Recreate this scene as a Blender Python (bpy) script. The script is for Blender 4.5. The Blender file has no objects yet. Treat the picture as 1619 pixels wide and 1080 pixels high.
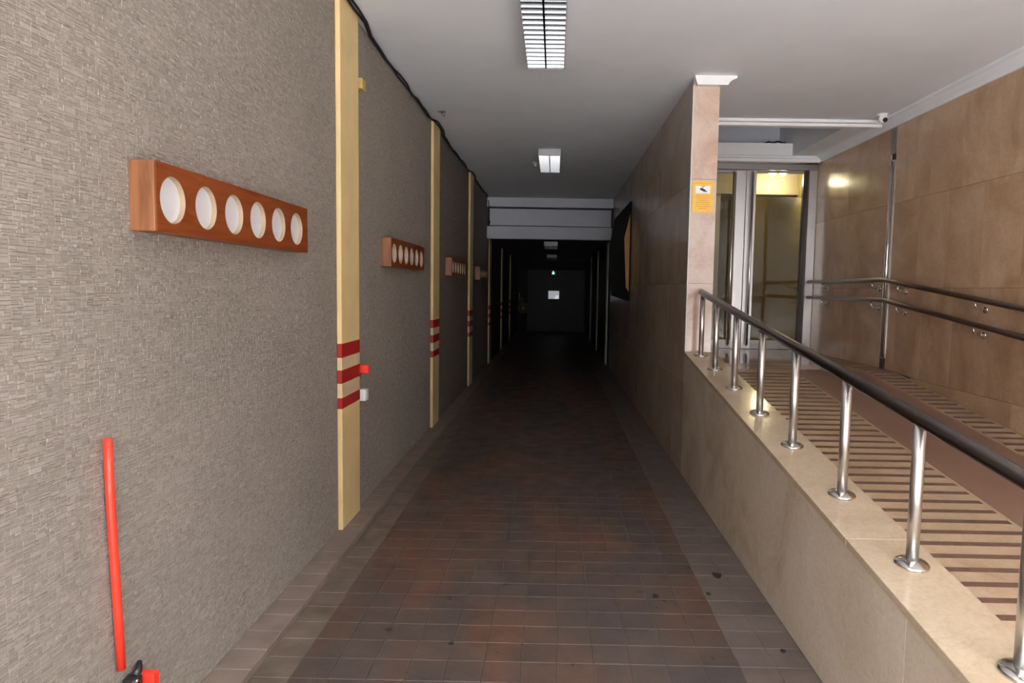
import bpy, bmesh, math, random
from mathutils import Matrix, Vector
random.seed(7)
scene = bpy.context.scene
COL = scene.collection

# ------------------------------------------------------------------ camera
def make_camera():
    f, cx, cy, roll = 1079.0, 865.0, 540.0, 0.018      # image taken as 1619 x 1080
    d = Vector(((877.0 - cx) / f, (456.0 - cy) / f, 1.0)).normalized()
    up = Vector((math.sin(roll), -math.cos(roll), 0.0))
    z = (up - d * up.dot(d)).normalized()
    x = d.cross(z)
    right = Vector((x[0], d[0], z[0])); down = Vector((x[1], d[1], z[1])); fwd = Vector((x[2], d[2], z[2]))
    m = Matrix.Identity(4)
    for i in range(3):
        m[i][0] = right[i]; m[i][1] = -down[i]; m[i][2] = -fwd[i]
    m.translation = (0.0, 0.0, 1.55)
    cam = bpy.data.cameras.new('camera'); o = bpy.data.objects.new('camera', cam); COL.objects.link(o)
    cam.sensor_width = 36.0; cam.sensor_fit = 'HORIZONTAL'; cam.lens = f / 1619.0 * 36.0
    cam.shift_x = -(cx - 809.5) / 1619.0; cam.shift_y = 0.0
    cam.clip_start = 0.05; cam.clip_end = 200
    o.matrix_world = m
    scene.camera = o
make_camera()

# ------------------------------------------------------------------ light
world = bpy.data.worlds.new('world'); scene.world = world; world.use_nodes = True
bg = world.node_tree.nodes['Background']
bg.inputs['Color'].default_value = (0.95, 0.97, 1.0, 1); bg.inputs['Strength'].default_value = 2.6
vs = scene.view_settings
vs.view_transform = 'Standard'; vs.look = 'None'; vs.gamma = 1.0; vs.use_curve_mapping = False
vs.exposure = 2.56
def make_sun():
    li = bpy.data.lights.new('sun', 'SUN'); li.energy = 9.0; li.angle = math.radians(0.6); li.color = (1.0, 0.99, 0.97)
    o = bpy.data.objects.new('sun', li); COL.objects.link(o); o.location = (4, -6, 14)
    o.rotation_euler = Vector((-0.62, -0.06, -0.78)).to_track_quat('-Z', 'Y').to_euler()
make_sun()

# ------------------------------------------------------------------ dimensions
XL, XR, XW = -1.32, 1.096, 3.30          # left wall, corridor right wall, ramp right wall
ZC, ZC2 = 3.27, 2.50                     # ceiling, low ceiling beyond the beam
YF, YB, YE = -0.6, 13.20, 24.2           # street opening, beam, end wall
YP, YD = 5.68, 8.85                      # pier front, glass door
ZL, MR, YR = 0.80, 0.12, 6.62            # landing height, ramp slope, ramp top
CAPM, CAPZ = 0.1219, 0.3507              # low wall cap plane
def ramp_z(y): return ZL if y > YR else ZL - MR * (YR - y)
def cap_z(y): return CAPZ + CAPM * y

# ------------------------------------------------------------------ materials
def lin(r, g, b):
    def c(v):
        v /= 255.0
        return v / 12.92 if v <= 0.04045 else ((v + 0.055) / 1.055) ** 2.4
    return (c(r), c(g), c(b), 1)

MATS = {}
class NT:
    def __init__(s, name):
        s.m = bpy.data.materials.new(name); s.m.use_nodes = True; s.t = s.m.node_tree
        s.t.nodes.clear()
        s.out = s.n('ShaderNodeOutputMaterial'); s.b = s.n('ShaderNodeBsdfPrincipled')
        s.l(s.b.outputs[0], s.out.inputs[0]); MATS[name] = s.m
    def n(s, kind, **kw):
        nd = s.t.nodes.new(kind)
        for k, v in kw.items(): setattr(nd, k, v)
        return nd
    def l(s, a, b): s.t.links.new(a, b)
    def pos(s, scale=(1, 1, 1), rot=(0, 0, 0), obj=False):
        g = s.n('ShaderNodeTexCoord') if obj else s.n('ShaderNodeNewGeometry')
        mp = s.n('ShaderNodeMapping'); mp.inputs['Scale'].default_value = scale; mp.inputs['Rotation'].default_value = rot
        s.l(g.outputs['Object' if obj else 'Position'], mp.inputs['Vector']); return mp.outputs[0]
    def noise(s, vec, scale, detail=4, rough=0.55, dist=0.0):
        t = s.n('ShaderNodeTexNoise'); s.l(vec, t.inputs['Vector'])
        t.inputs['Scale'].default_value = scale; t.inputs['Detail'].default_value = detail
        t.inputs['Roughness'].default_value = rough; t.inputs['Distortion'].default_value = dist
        return t.outputs[0]
    def ramp(s, fac, stops):
        r = s.n('ShaderNodeValToRGB'); s.l(fac, r.inputs[0]); e = r.color_ramp.elements
        while len(e) < len(stops): e.new(0.5)
        for i, (p, c) in enumerate(stops):
            e[i].position = p; e[i].color = c if len(c) == 4 else (*c, 1)
        return r.outputs[0]
    def mix(s, a, b, fac, mode='MIX'):
        m = s.n('ShaderNodeMix', data_type='RGBA', blend_type=mode)
        for v, i in ((fac, 0), (a, 6), (b, 7)):
            if hasattr(v, 'links'): s.l(v, m.inputs[i])
            else: m.inputs[i].default_value = v
        return m.outputs[2]
    def math(s, op, a, b=0.0):
        m = s.n('ShaderNodeMath', operation=op)
        for v, i in ((a, 0), (b, 1)):
            if hasattr(v, 'links'): s.l(v, m.inputs[i])
            else: m.inputs[i].default_value = v
        return m.outputs[0]
    def bump(s, h, strength=0.3, dist=0.01):
        b = s.n('ShaderNodeBump'); b.inputs['Strength'].default_value = strength; b.inputs['Distance'].default_value = dist
        s.l(h, b.inputs['Height']); s.l(b.outputs[0], s.b.inputs['Normal'])
    def set(s, col=None, rough=None, metal=None, spec=None):
        for k, v in (('Base Color', col), ('Roughness', rough), ('Metallic', metal), ('Specular IOR Level', spec)):
            if v is None: continue
            if hasattr(v, 'links'): s.l(v, s.b.inputs[k])
            else: s.b.inputs[k].default_value = v
        return s.m

def plain(name, col, rough=0.5, metal=0.0, var=0.06, scale=9, bump=0.0):
    t = NT(name); n = t.noise(t.pos(), scale, 5)
    dk = tuple(c * (1 - var * 2) for c in col[:3]) + (1,); lt = tuple(min(1, c * (1 + var)) for c in col[:3]) + (1,)
    t.set(t.ramp(n, [(0.3, dk), (0.7, lt)]), rough, metal)
    if bump: t.bump(t.noise(t.pos(), scale * 12, 3), bump, 0.002)
    return t.m

def marble(name, dark, mid, light, rough=0.2, scale=1.6, objvar=0.12):
    t = NT(name); v = t.pos()
    info = t.n('ShaderNodeObjectInfo')
    add = t.n('ShaderNodeVectorMath', operation='ADD'); t.l(v, add.inputs[0])
    sc = t.n('ShaderNodeVectorMath', operation='SCALE'); sc.inputs[0].default_value = (7, 11, 5); t.l(info.outputs['Random'], sc.inputs['Scale'])
    t.l(sc.outputs[0], add.inputs[1]); v = add.outputs[0]
    c = t.ramp(t.noise(v, scale, 6, 0.6, 0.7), [(0.28, dark), (0.5, mid), (0.75, light)])
    vein = t.ramp(t.noise(v, scale * 3.1, 8, 0.65, 1.5), [(0.47, (1, 1, 1)), (0.5, (0.87, 0.82, 0.76)), (0.53, (1, 1, 1))])
    c = t.mix(c, vein, 0.45, 'MULTIPLY')
    fine = t.ramp(t.noise(v, scale * 40, 3), [(0.3, (0.93, 0.93, 0.93)), (0.7, (1.04, 1.04, 1.04))])
    c = t.mix(c, fine, 1.0, 'MULTIPLY')
    b = t.math('ADD', t.math('MULTIPLY', info.outputs['Random'], objvar), 1 - objvar / 2)
    cb = t.n('ShaderNodeCombineColor'); [t.l(b, cb.inputs[i]) for i in range(3)]
    c = t.mix(c, cb.outputs[0], 1.0, 'MULTIPLY')
    r = t.math('ADD', t.math('MULTIPLY', t.noise(v, 5, 3), 0.12), rough - 0.06)
    return t.set(c, r, 0.0, 0.5)

# grey-brown split stone cladding of the left wall
def mat_stone():
    t = NT('split_stone'); g = t.n('ShaderNodeNewGeometry')
    isl = t.ramp(g.outputs['Random Per Island'], [(0.0, lin(121, 111, 101)), (0.35, lin(139, 129, 120)), (0.7, lin(149, 139, 130)), (1.0, lin(163, 154, 146))])
    c = t.mix(isl, t.ramp(t.noise(t.pos(), 1.2, 4), [(0.3, lin(134, 126, 116)), (0.7, lin(152, 141, 131))]), 0.55)
    sp = t.ramp(t.noise(t.pos(), 70, 4, 0.7), [(0.29, (0.28, 0.25, 0.23)), (0.38, (1, 1, 1)), (0.8, (1.06, 1.05, 1.04))])
    c = t.mix(c, sp, 0.6, 'MULTIPLY')
    t.set(c, 0.85); t.bump(t.noise(t.pos(), 120, 5, 0.7), 0.5, 0.004); return t.m
mat_stone()
def mat_stone_far():
    t = NT('split_stone_flat')
    b = t.n('ShaderNodeTexBrick'); t.l(t.pos((1, 1, 1), (0, math.pi / 2, math.pi / 2)), b.inputs['Vector'])
    v = t.pos()
    cmb = t.n('ShaderNodeSeparateXYZ'); t.l(v, cmb.inputs[0]); cc = t.n('ShaderNodeCombineXYZ')
    t.l(cmb.outputs[1], cc.inputs[0]); t.l(cmb.outputs[2], cc.inputs[1]); t.l(cc.outputs[0], b.inputs['Vector'])
    b.inputs['Scale'].default_value = 1; b.inputs['Brick Width'].default_value = 0.05; b.inputs['Row Height'].default_value = 0.017
    b.inputs['Mortar Size'].default_value = 0.0016
    b.inputs['Color1'].default_value = lin(124, 112, 101); b.inputs['Color2'].default_value = lin(148, 136, 126); b.inputs['Mortar'].default_value = lin(110, 98, 86)
    sp = t.ramp(t.noise(v, 70, 4, 0.7), [(0.30, (0.5, 0.48, 0.46)), (0.42, (1, 1, 1)), (0.8, (1.1, 1.08, 1.05))])
    t.set(t.mix(b.outputs[0], sp, 0.6, 'MULTIPLY'), 0.85); t.bump(t.noise(v, 60, 5, 0.7), 0.6, 0.01); return t.m
mat_stone_far()

def mat_tile():
    t = NT('floor_tile'); v = t.pos(); info = t.n('ShaderNodeObjectInfo')
    big = t.noise(t.pos((1.0, 0.45, 1)), 1.5, 4, 0.6, 0.4)
    c = t.ramp(big, [(0.30, lin(74, 69, 72)), (0.46, lin(86, 74, 68)), (0.58, lin(98, 74, 62)), (0.72, lin(112, 74, 58))])
    g2 = t.ramp(t.noise(v, 7, 5, 0.6), [(0.3, (0.78, 0.78, 0.8)), (0.7, (1.12, 1.1, 1.08))])
    c = t.mix(c, g2, 0.8, 'MULTIPLY')
    spots = t.ramp(t.noise(v, 16, 2, 0.4), [(0.245, (0.3, 0.28, 0.27)), (0.275, (1, 1, 1))])
    c = t.mix(c, spots, 1.0, 'MULTIPLY')
    rnd = t.ramp(info.outputs['Random'], [(0, (0.94, 0.95, 0.97)), (1, (1.06, 1.04, 1.01))]); c = t.mix(c, rnd, 1.0, 'MULTIPLY')
    w = t.n('ShaderNodeTexWave', wave_type='BANDS', bands_direction='DIAGONAL'); t.l(v, w.inputs['Vector']); w.inputs['Scale'].default_value = 38
    h = t.math('ADD', t.math('MULTIPLY', w.outputs[1], 0.35), t.math('MULTIPLY', t.noise(v, 90, 4), 0.5))
    t.set(c, t.ramp(t.noise(v, 5, 4), [(0.3, (0.36, 0.36, 0.36)), (0.7, (0.58, 0.58, 0.58))]), 0, 0.4); t.bump(h, 0.35, 0.003); return t.m
mat_tile()
plain('kerb_tile', lin(132, 116, 106), 0.6, 0, 0.12, 7, 0.3)
plain('gutter_tile', lin(112, 98, 86), 0.6, 0, 0.2, 6, 0.4)
plain('edge_tile', lin(108, 96, 90), 0.45, 0, 0.12, 6, 0.25)
plain('grout', lin(90, 80, 74), 0.9)
plain('ceiling_paint', lin(234, 237, 242), 0.75, 0, 0.02, 2)
plain('white_plaster', lin(236, 235, 236), 0.55, 0, 0.015, 3)
plain('beam_paint', lin(214, 215, 224), 0.6, 0, 0.02, 3)
marble('beige_marble', lin(170, 136, 106), lin(194, 161, 130), lin(212, 182, 153), 0.205)
marble('pink_marble', lin(182, 150, 128), lin(202, 178, 162), lin(212, 194, 182), 0.14, 2.6)
marble('grey_marble', lin(168, 146, 124), lin(186, 166, 146), lin(200, 182, 162), 0.205)
marble('side_marble', lin(190, 170, 146), lin(210, 192, 170), lin(220, 206, 186), 0.205)
marble('cap_marble', lin(172, 150, 124), lin(188, 168, 142), lin(198, 180, 156), 0.14, 1.8, 0.06)
marble('ramp_marble', lin(172, 145, 117), lin(190, 163, 135), lin(202, 178, 152), 0.2, 2.2, 0.05)
marble('landing_marble', lin(170, 134, 100), lin(188, 152, 116), lin(204, 172, 138), 0.1, 1.5, 0.05)
plain('groove_strip', lin(112, 84, 68), 0.7, 0, 0.1, 20)
plain('runner', lin(144, 112, 96), 0.4, 0, 0.06, 3)
plain('joint_shadow', lin(92, 76, 62), 0.9)
plain('cream_paint', lin(234, 204, 146), 0.5, 0, 0.05, 5, 0.1)
plain('band_cream', lin(224, 196, 156), 0.5, 0, 0.05, 8)
plain('band_red', lin(176, 34, 34), 0.5, 0, 0.08, 8)
plain('red_plastic', lin(250, 62, 44), 0.3, 0, 0.04, 8)
plain('black_plastic', lin(40, 38, 38), 0.35)
plain('black_cable', lin(26, 24, 24), 0.5)
plain('dark_board', lin(9, 8, 8), 0.95)
plain('amber_board', lin(184, 124, 38), 0.45)
plain('white_disc', lin(206, 203, 204), 0.35, 0, 0.015)
plain('disc_rim', lin(176, 152, 126), 0.5)
plain('white_plastic', lin(232, 232, 230), 0.35, 0, 0.02)
plain('yellow_box', lin(196, 168, 96), 0.5)
plain('lamp_enamel', lin(198, 198, 200), 0.35, 0, 0.02)
plain('grey_door', lin(70, 72, 75), 0.5, 0, 0.05)
plain('shade_plaster', lin(96, 94, 94), 0.8, 0, 0.05)  # low ceiling tone, darkened to stand in for shade
plain('grey_plaster', lin(226, 220, 200), 0.7, 0, 0.05)
plain('shade_wall', lin(66, 62, 60), 0.8, 0, 0.05)  # dark tone standing in for deep shade at and past the beam
plain('hall_cream', lin(206, 190, 162), 0.55, 0, 0.03, 2)
plain('hall_olive', lin(168, 150, 96), 0.3, 0, 0.05, 2)
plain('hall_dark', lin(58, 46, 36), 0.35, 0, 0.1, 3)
plain('sign_yellow', lin(240, 186, 66), 0.4, 0, 0.04, 30)
plain('sign_ochre', lin(206, 146, 40), 0.5, 0, 0.02)
plain('sign_white', lin(236, 236, 240), 0.4, 0, 0.01)
plain('sign_black', lin(30, 30, 34), 0.5, 0, 0.01)
plain('hose_yellow', lin(96, 90, 24), 0.5)
plain('pavement', lin(190, 189, 188), 0.85, 0, 0.06, 4)
plain('facade_stone', lin(128, 128, 132), 0.85, 0, 0.06, 2)
plain('dust_white', lin(120, 110, 106), 0.9)

def mat_wood(name, a, b, c, grain):
    t = NT(name); v = t.pos(grain)
    n = t.noise(v, 3.0, 8, 0.6, 0.6)
    col = t.ramp(n, [(0.28, a), (0.5, b), (0.75, c)])
    t.set(col, 0.38); t.bump(n, 0.1, 0.003); return t.m
mat_wood('orange_wood', lin(104, 46, 14), lin(128, 60, 22), lin(144, 74, 30), (20, 1.5, 20))
mat_wood('pale_wood', lin(92, 56, 36), lin(142, 92, 60), lin(154, 104, 70), (9, 9, 0.8))
def mat_steel(name, col, rough):
    t = NT(name); n = t.noise(t.pos((1, 1, 60)), 14, 3)
    t.set(t.ramp(n, [(0.3, tuple(c * 0.9 for c in col[:3]) + (1,)), (0.7, col)]), rough, 1.0); return t.m
mat_steel('brushed_steel', lin(212, 209, 206), 0.32)
mat_steel('rail_steel', lin(92, 85, 82), 0.31)
mat_steel('wall_rail_steel', lin(134, 122, 112), 0.31)
mat_steel('dull_steel', lin(168, 164, 160), 0.34)
mat_steel('polished_steel', lin(214, 212, 208), 0.14)
mat_steel('louvre_metal', lin(136, 138, 141), 0.2)
def mat_glass():
    t = NT('door_glass'); t.t.nodes.remove(t.b)
    tr = t.n('ShaderNodeBsdfTransparent'); tr.inputs[0].default_value = (0.80, 0.82, 0.76, 1)
    gl = t.n('ShaderNodeBsdfGlossy'); gl.inputs['Roughness'].default_value = 0.02
    fr = t.n('ShaderNodeFresnel'); fr.inputs[0].default_value = 1.55
    mx = t.n('ShaderNodeMixShader'); t.l(fr.outputs[0], mx.inputs[0]); t.l(tr.outputs[0], mx.inputs[1]); t.l(gl.outputs[0], mx.inputs[2])
    t.l(mx.outputs[0], t.out.inputs[0]); return t.m
mat_glass()
def mat_emit(name, col, s):
    t = NT(name); t.b.inputs['Base Color'].default_value = col; t.b.inputs['Emission Color'].default_value = col; t.b.inputs['Emission Strength'].default_value = s; return t.m
mat_emit('emissive_fold', (0.9, 0.9, 0.92, 1), 0.11)
mat_emit('exit_green', (0.35, 1.0, 0.65, 1), 0.35)
mat_emit('emissive_panel', (0.72, 0.73, 0.77, 1), 0.075)
mat_emit('spot_bulb', (1.0, 0.84, 0.58, 1), 4.0)

# ------------------------------------------------------------------ mesh helpers
class MB:
    def __init__(s): s.bm = bmesh.new()
    def box(s, x0, x1, y0, y1, z0, z1, bevel=0.0, seg=1):
        g = bmesh.ops.create_cube(s.bm, size=1.0)['verts']
        for v in g:
            v.co = Vector(((x0 + x1) / 2 + v.co.x * (x1 - x0), (y0 + y1) / 2 + v.co.y * (y1 - y0), (z0 + z1) / 2 + v.co.z * (z1 - z0)))
        if bevel:
            ed = {e for v in g for e in v.link_edges}
            bmesh.ops.bevel(s.bm, geom=list(ed), offset=bevel, segments=seg, profile=0.5, affect='EDGES')
        return s
    def poly_prism(s, pts, axis, a0, a1):
        """closed polygon extruded along an axis; pts are the two other coordinates in order (x,y,z minus axis)"""
        def P(p, a):
            if axis == 'x': return (a, p[0], p[1])
            if axis == 'y': return (p[0], a, p[1])
            return (p[0], p[1], a)
        A = [s.bm.verts.new(P(p, a0)) for p in pts]; B = [s.bm.verts.new(P(p, a1)) for p in pts]
        fs = [s.bm.faces.new(A), s.bm.faces.new(B[::-1])]
        n = len(pts)
        for i in range(n): fs.append(s.bm.faces.new((A[i], B[i], B[(i + 1) % n], A[(i + 1) % n])))
        bmesh.ops.recalc_face_normals(s.bm, faces=fs)
        return s
    def tube(s, pts, r, seg=12, caps=True):
        pts = [Vector(p) for p in pts]; rings = []
        ref = None
        for i, p in enumerate(pts):
            if i == 0: t = pts[1] - p
            elif i == len(pts) - 1: t = p - pts[-2]
            else: t = (pts[i + 1] - p).normalized() + (p - pts[i - 1]).normalized()
            t.normalize()
            if ref is None:
                ref = Vector((0, 0, 1)) if abs(t.z) < 0.9 else Vector((1, 0, 0))
            u = (ref - t * ref.dot(t)).normalized(); w = t.cross(u); ref = u
            rr = r[i] if isinstance(r, (list, tuple)) else r
            rings.append([s.bm.verts.new(p + (u * math.cos(a) + w * math.sin(a)) * rr) for a in [2 * math.pi * k / seg for k in range(seg)]])
        for a, b in zip(rings, rings[1:]):
            for k in range(seg):
                f = s.bm.faces.new((a[k], a[(k + 1) % seg], b[(k + 1) % seg], b[k])); f.smooth = True
        if caps:
            s.bm.faces.new(rings[0][::-1]); s.bm.faces.new(rings[-1])
        return s
    def lathe(s, prof, centre, axis=(0, 0, 1), seg=24):
        """prof: (radius, height) pairs along axis"""
        c = Vector(centre); ax = Vector(axis).normalized()
        ref = Vector((1, 0, 0)) if abs(ax.x) < 0.9 else Vector((0, 1, 0))
        u = (ref - ax * ref.dot(ax)).normalized(); w = ax.cross(u); rings = []
        for r, h in prof:
            rings.append([s.bm.verts.new(c + ax * h + (u * math.cos(a) + w * math.sin(a)) * max(r, 1e-5)) for a in [2 * math.pi * k / seg for k in range(seg)]])
        for a, b in zip(rings, rings[1:]):
            for k in range(seg):
                f = s.bm.faces.new((a[k], a[(k + 1) % seg], b[(k + 1) % seg], b[k])); f.smooth = True
        s.bm.faces.new(rings[0][::-1]); s.bm.faces.new(rings[-1])
        return s
    def sphere(s, c, r, sc=(1, 1, 1), u=16, v=10):
        g = bmesh.ops.create_uvsphere(s.bm, u_segments=u, v_segments=v, radius=r)['verts']
        for q in g: q.co = Vector((q.co.x * sc[0] + c[0], q.co.y * sc[1] + c[1], q.co.z * sc[2] + c[2]))
        for q in g:
            for f in q.link_faces: f.smooth = True
        return s

ORG = {}
def thing(name, label, cat, loc, group=None):
    o = bpy.data.objects.new(name, None); COL.objects.link(o); o.location = loc; o.empty_display_size = 0.1
    o['label'] = label; o['category'] = cat
    if group: o['group'] = group
    ORG[o] = Vector(loc); return o
def tag(o, label, cat, group=None):
    o['label'] = label; o['category'] = cat
    if group: o['group'] = group
    return o
def obj(name, mb, mat, parent=None):
    me = bpy.data.meshes.new(name)
    bm = mb.bm
    if parent is not None: org = ORG[parent]
    else:
        xs = [v.co for v in bm.verts]
        lo = [min(v[i] for v in xs) for i in range(3)]; hi = [max(v[i] for v in xs) for i in range(3)]
        org = Vector(((lo[0] + hi[0]) / 2, (lo[1] + hi[1]) / 2, lo[2]))
    bmesh.ops.translate(bm, verts=bm.verts, vec=-org)
    bm.to_mesh(me); bm.free(); me.materials.append(MATS[mat])
    o = bpy.data.objects.new(name, me); COL.objects.link(o)
    if parent is not None: o.parent = parent
    else: o.location = org
    ORG[o] = org
    return o
def struct(name, mb, mat, label, cat='wall', parent=None):
    o = obj(name, mb, mat, parent)
    if parent is None: o['kind'] = 'structure'; o['label'] = label; o['category'] = cat
    return o
def copy_tree(o, parent=None, delta=None):
    c = o.copy(); COL.objects.link(c); c.parent = parent
    if parent is None and delta is not None: c.location = Vector(o.location) + Vector(delta)
    for ch in [q for q in bpy.data.objects if q.parent == o]: copy_tree(ch, c)
    return c
def B(*a, **k): return MB().box(*a, **k)

# ================================================================== STRUCTURE
# ------------------------------------------------------------------ corridor floor with tiles
floor = struct('floor', B(XL - 0.3, XR + 0.02, YF, YE + 0.3, -0.25, -0.003), 'grout', 'brown and grey tiled floor of the long dark corridor', 'floor')
P = (XR - XL) / 16.0; GAP = 0.0022
def tile_mesh(mat, h=0.0, x0=0.0):
    bm = MB(); a = (P - GAP) / 2; c = 0.002
    lo = [bm.bm.verts.new((sx * a, sy * a, -0.008)) for sx, sy in ((-1, -1), (1, -1), (1, 1), (-1, 1))]
    mid = [bm.bm.verts.new((sx * a, sy * a, h - c)) for sx, sy in ((-1, -1), (1, -1), (1, 1), (-1, 1))]
    top = [bm.bm.verts.new((sx * (a - c), sy * (a - c), h)) for sx, sy in ((-1, -1), (1, -1), (1, 1), (-1, 1))]
    for A, C in ((lo, mid), (mid, top)):
        for k in range(4): bm.bm.faces.new((A[k], A[(k + 1) % 4], C[(k + 1) % 4], C[k]))
    bm.bm.faces.new(top)
    me = bpy.data.meshes.new('tile'); bm.bm.to_mesh(me); bm.bm.free(); me.materials.append(MATS[mat]); return me
KH = 0.03
tmesh = {'floor_tile': tile_mesh('floor_tile'), 'kerb_tile': tile_mesh('kerb_tile', KH), 'gutter_tile': tile_mesh('gutter_tile'), 'edge_tile': tile_mesh('edge_tile')}
def col_mat(i): return 'kerb_tile' if i == 0 else 'gutter_tile' if i == 1 else 'edge_tile' if i >= 14 else 'floor_tile'
Y0 = 2.42; NEAR = 18
forg = ORG[floor]
for r in range(NEAR):
    for i in range(16):
        o = bpy.data.objects.new('floor_tile' if i else 'kerb_tile', tmesh[col_mat(i)]); COL.objects.link(o); o.parent = floor
        o.location = Vector((XL + (i + 0.5) * P, Y0 + (r + 0.5) * P, random.uniform(-0.0008, 0.0008))) - forg
def tiles_far(mat, cols, h):
    verts, faces = [], []
    rows = list(range(-int((Y0 - YF) / P), 0)) + list(range(NEAR, int((YE - Y0) / P)))
    a = (P - GAP) / 2
    for r in rows:
        for i in cols:
            x, y = XL + (i + 0.5) * P, Y0 + (r + 0.5) * P; z = h + random.uniform(-0.0008, 0.0008); k = len(verts)
            for zz in (-0.008, z):
                verts += [(x - a, y - a, zz), (x + a, y - a, zz), (x + a, y + a, zz), (x - a, y + a, zz)]
            faces += [(k + 4, k + 5, k + 6, k + 7)] + [(k + q, k + (q + 1) % 4, k + 4 + (q + 1) % 4, k + 4 + q) for q in range(4)]
    me = bpy.data.meshes.new('distant_tiles'); me.from_pydata([tuple(Vector(v) - forg) for v in verts], [], faces); me.materials.append(MATS[mat])
    o = bpy.data.objects.new('distant_tiles', me); COL.objects.link(o); o.parent = floor; o['kind'] = 'stuff'
tiles_far('floor_tile', range(2, 14), 0.0); tiles_far('kerb_tile', [0], KH); tiles_far('gutter_tile', [1], 0.0); tiles_far('edge_tile', [14, 15], 0.0)

# ------------------------------------------------------------------ left wall with split stone
wl = struct('wall_left', B(XL - 0.3, XL, YF, YE + 0.3, 0.0, ZC + 0.5), 'split_stone_flat', 'rough grey-brown split stone wall along the left of the corridor')
PIL_Y = [4.12 + 3.13 * k for k in range(6)]; PIL_W = 0.38; PIL_D = 0.032
def stone_panel(y0, y1):
    """irregular little strips: the panel is split again and again until each piece is a chip"""
    verts, faces = [], []; o = ORG[wl]; R_ = random.random
    stack = [(y0, y1, KH, ZC)]
    while stack:
        a0, a1, b0, b1 = stack.pop(); w, h = a1 - a0, b1 - b0
        lim_w, lim_h = 0.018 + 0.034 * R_(), 0.0085 + 0.012 * R_()
        if w > lim_w and (w > h * 2.4 or h <= lim_h):
            m = a0 + w * (0.3 + 0.4 * R_()); stack += [(a0, m, b0, b1), (m, a1, b0, b1)]; continue
        if h > lim_h:
            m = b0 + h * (0.3 + 0.4 * R_()); stack += [(a0, a1, b0, m), (a0, a1, m, b1)]; continue
        q = R_(); d = 0.0009 + 0.0014 * R_() if q > 0.06 else (0.0002 if q > 0.02 else 0.0032)
        g = 0.0005; c = 0.0007; t1, t2 = (R_() - 0.5) * 0.0010, (R_() - 0.5) * 0.0010
        k = len(verts)
        for x, e in ((XL, 0.0), (XL + d, c)):
            verts += [(x + (e > 0) * (t1 + t2), a0 + g + e, b0 + g + e), (x + (e > 0) * (t1 - t2), a1 - g - e, b0 + g + e), (x - (e > 0) * (t1 + t2), a1 - g - e, b1 - g - e), (x - (e > 0) * (t1 - t2), a0 + g + e, b1 - g - e)]
        faces += [(k + 4, k + 5, k + 6, k + 7)] + [(k + a, k + (a + 1) % 4, k + 4 + (a + 1) % 4, k + 4 + a) for a in range(4)]
    me = bpy.data.meshes.new('stone_chips'); me.from_pydata([(v[0] - o.x, v[1] - o.y, v[2] - o.z) for v in verts], [], faces); me.materials.append(MATS['split_stone'])
    ob = bpy.data.objects.new('stone_chips', me); COL.objects.link(ob); ob.parent = wl; ob['kind'] = 'stuff'
stone_panel(1.1, PIL_Y[0]); stone_panel(PIL_Y[0] + PIL_W, PIL_Y[1])

# ------------------------------------------------------------------ slabs
def slabs(parent, mat, axis, face, thick, aj, zj, name='marble_slab', zmin=None, zmax=None, gap=0.0012, sgn=1):
    """axis 'x': wall plane at x=face, slabs stand out sgn*thick from it, aj = y joints per row"""
    for r in range(len(zj) - 1):
        js = aj[r % len(aj)]
        for a0, a1 in zip(js, js[1:]):
            f0, f1 = sorted((face, face + sgn * thick * random.uniform(0.96, 1.0)))
            lo0 = max(zj[r], zmin(a0)) if zmin else zj[r]; lo1 = max(zj[r], zmin(a1)) if zmin else zj[r]
            hi0 = min(zj[r + 1], zmax(a0)) if zmax else zj[r + 1]; hi1 = min(zj[r + 1], zmax(a1)) if zmax else zj[r + 1]
            if hi0 - lo0 < 0.02 and hi1 - lo1 < 0.02: continue
            hi0 = max(hi0, lo0 + 0.004); hi1 = max(hi1, lo1 + 0.004)
            pts = [(a0 + gap, lo0 + gap), (a1 - gap, lo1 + gap), (a1 - gap, hi1 - gap), (a0 + gap, hi0 - gap)]
            m = MB().poly_prism(pts, axis, f0, f1)
            obj(name, m, mat, parent)
def seq(a, b, step, off=0.0):
    out = [a]; v = a + (off if off else step)
    while v < b - 0.08: out.append(v); v += step
    out.append(b); return out
ZJ = [0.0, 0.78, 1.61, 2.43, ZC]

# ramp right wall
wr = struct('wall_right', B(XW + 0.012, XW + 0.3, YF, 12.4, -0.3, ZC + 0.7), 'joint_shadow', 'tall beige marble wall beside the ramp')
slabs(wr, 'beige_marble', 'x', XW + 0.012, 0.012, [seq(0.0, 6.80, 0.47, 0.2), seq(0.0, 6.80, 0.47, 0.05)], ZJ, zmin=lambda y: ramp_z(y) + 0.002, sgn=-1)
slabs(wr, 'beige_marble', 'x', XW + 0.012, 0.012, [[6.90, 7.86, YD - 0.0]], ZJ, zmin=lambda y: ZL + 0.002, zmax=lambda y: 3.24, sgn=-1)

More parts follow.
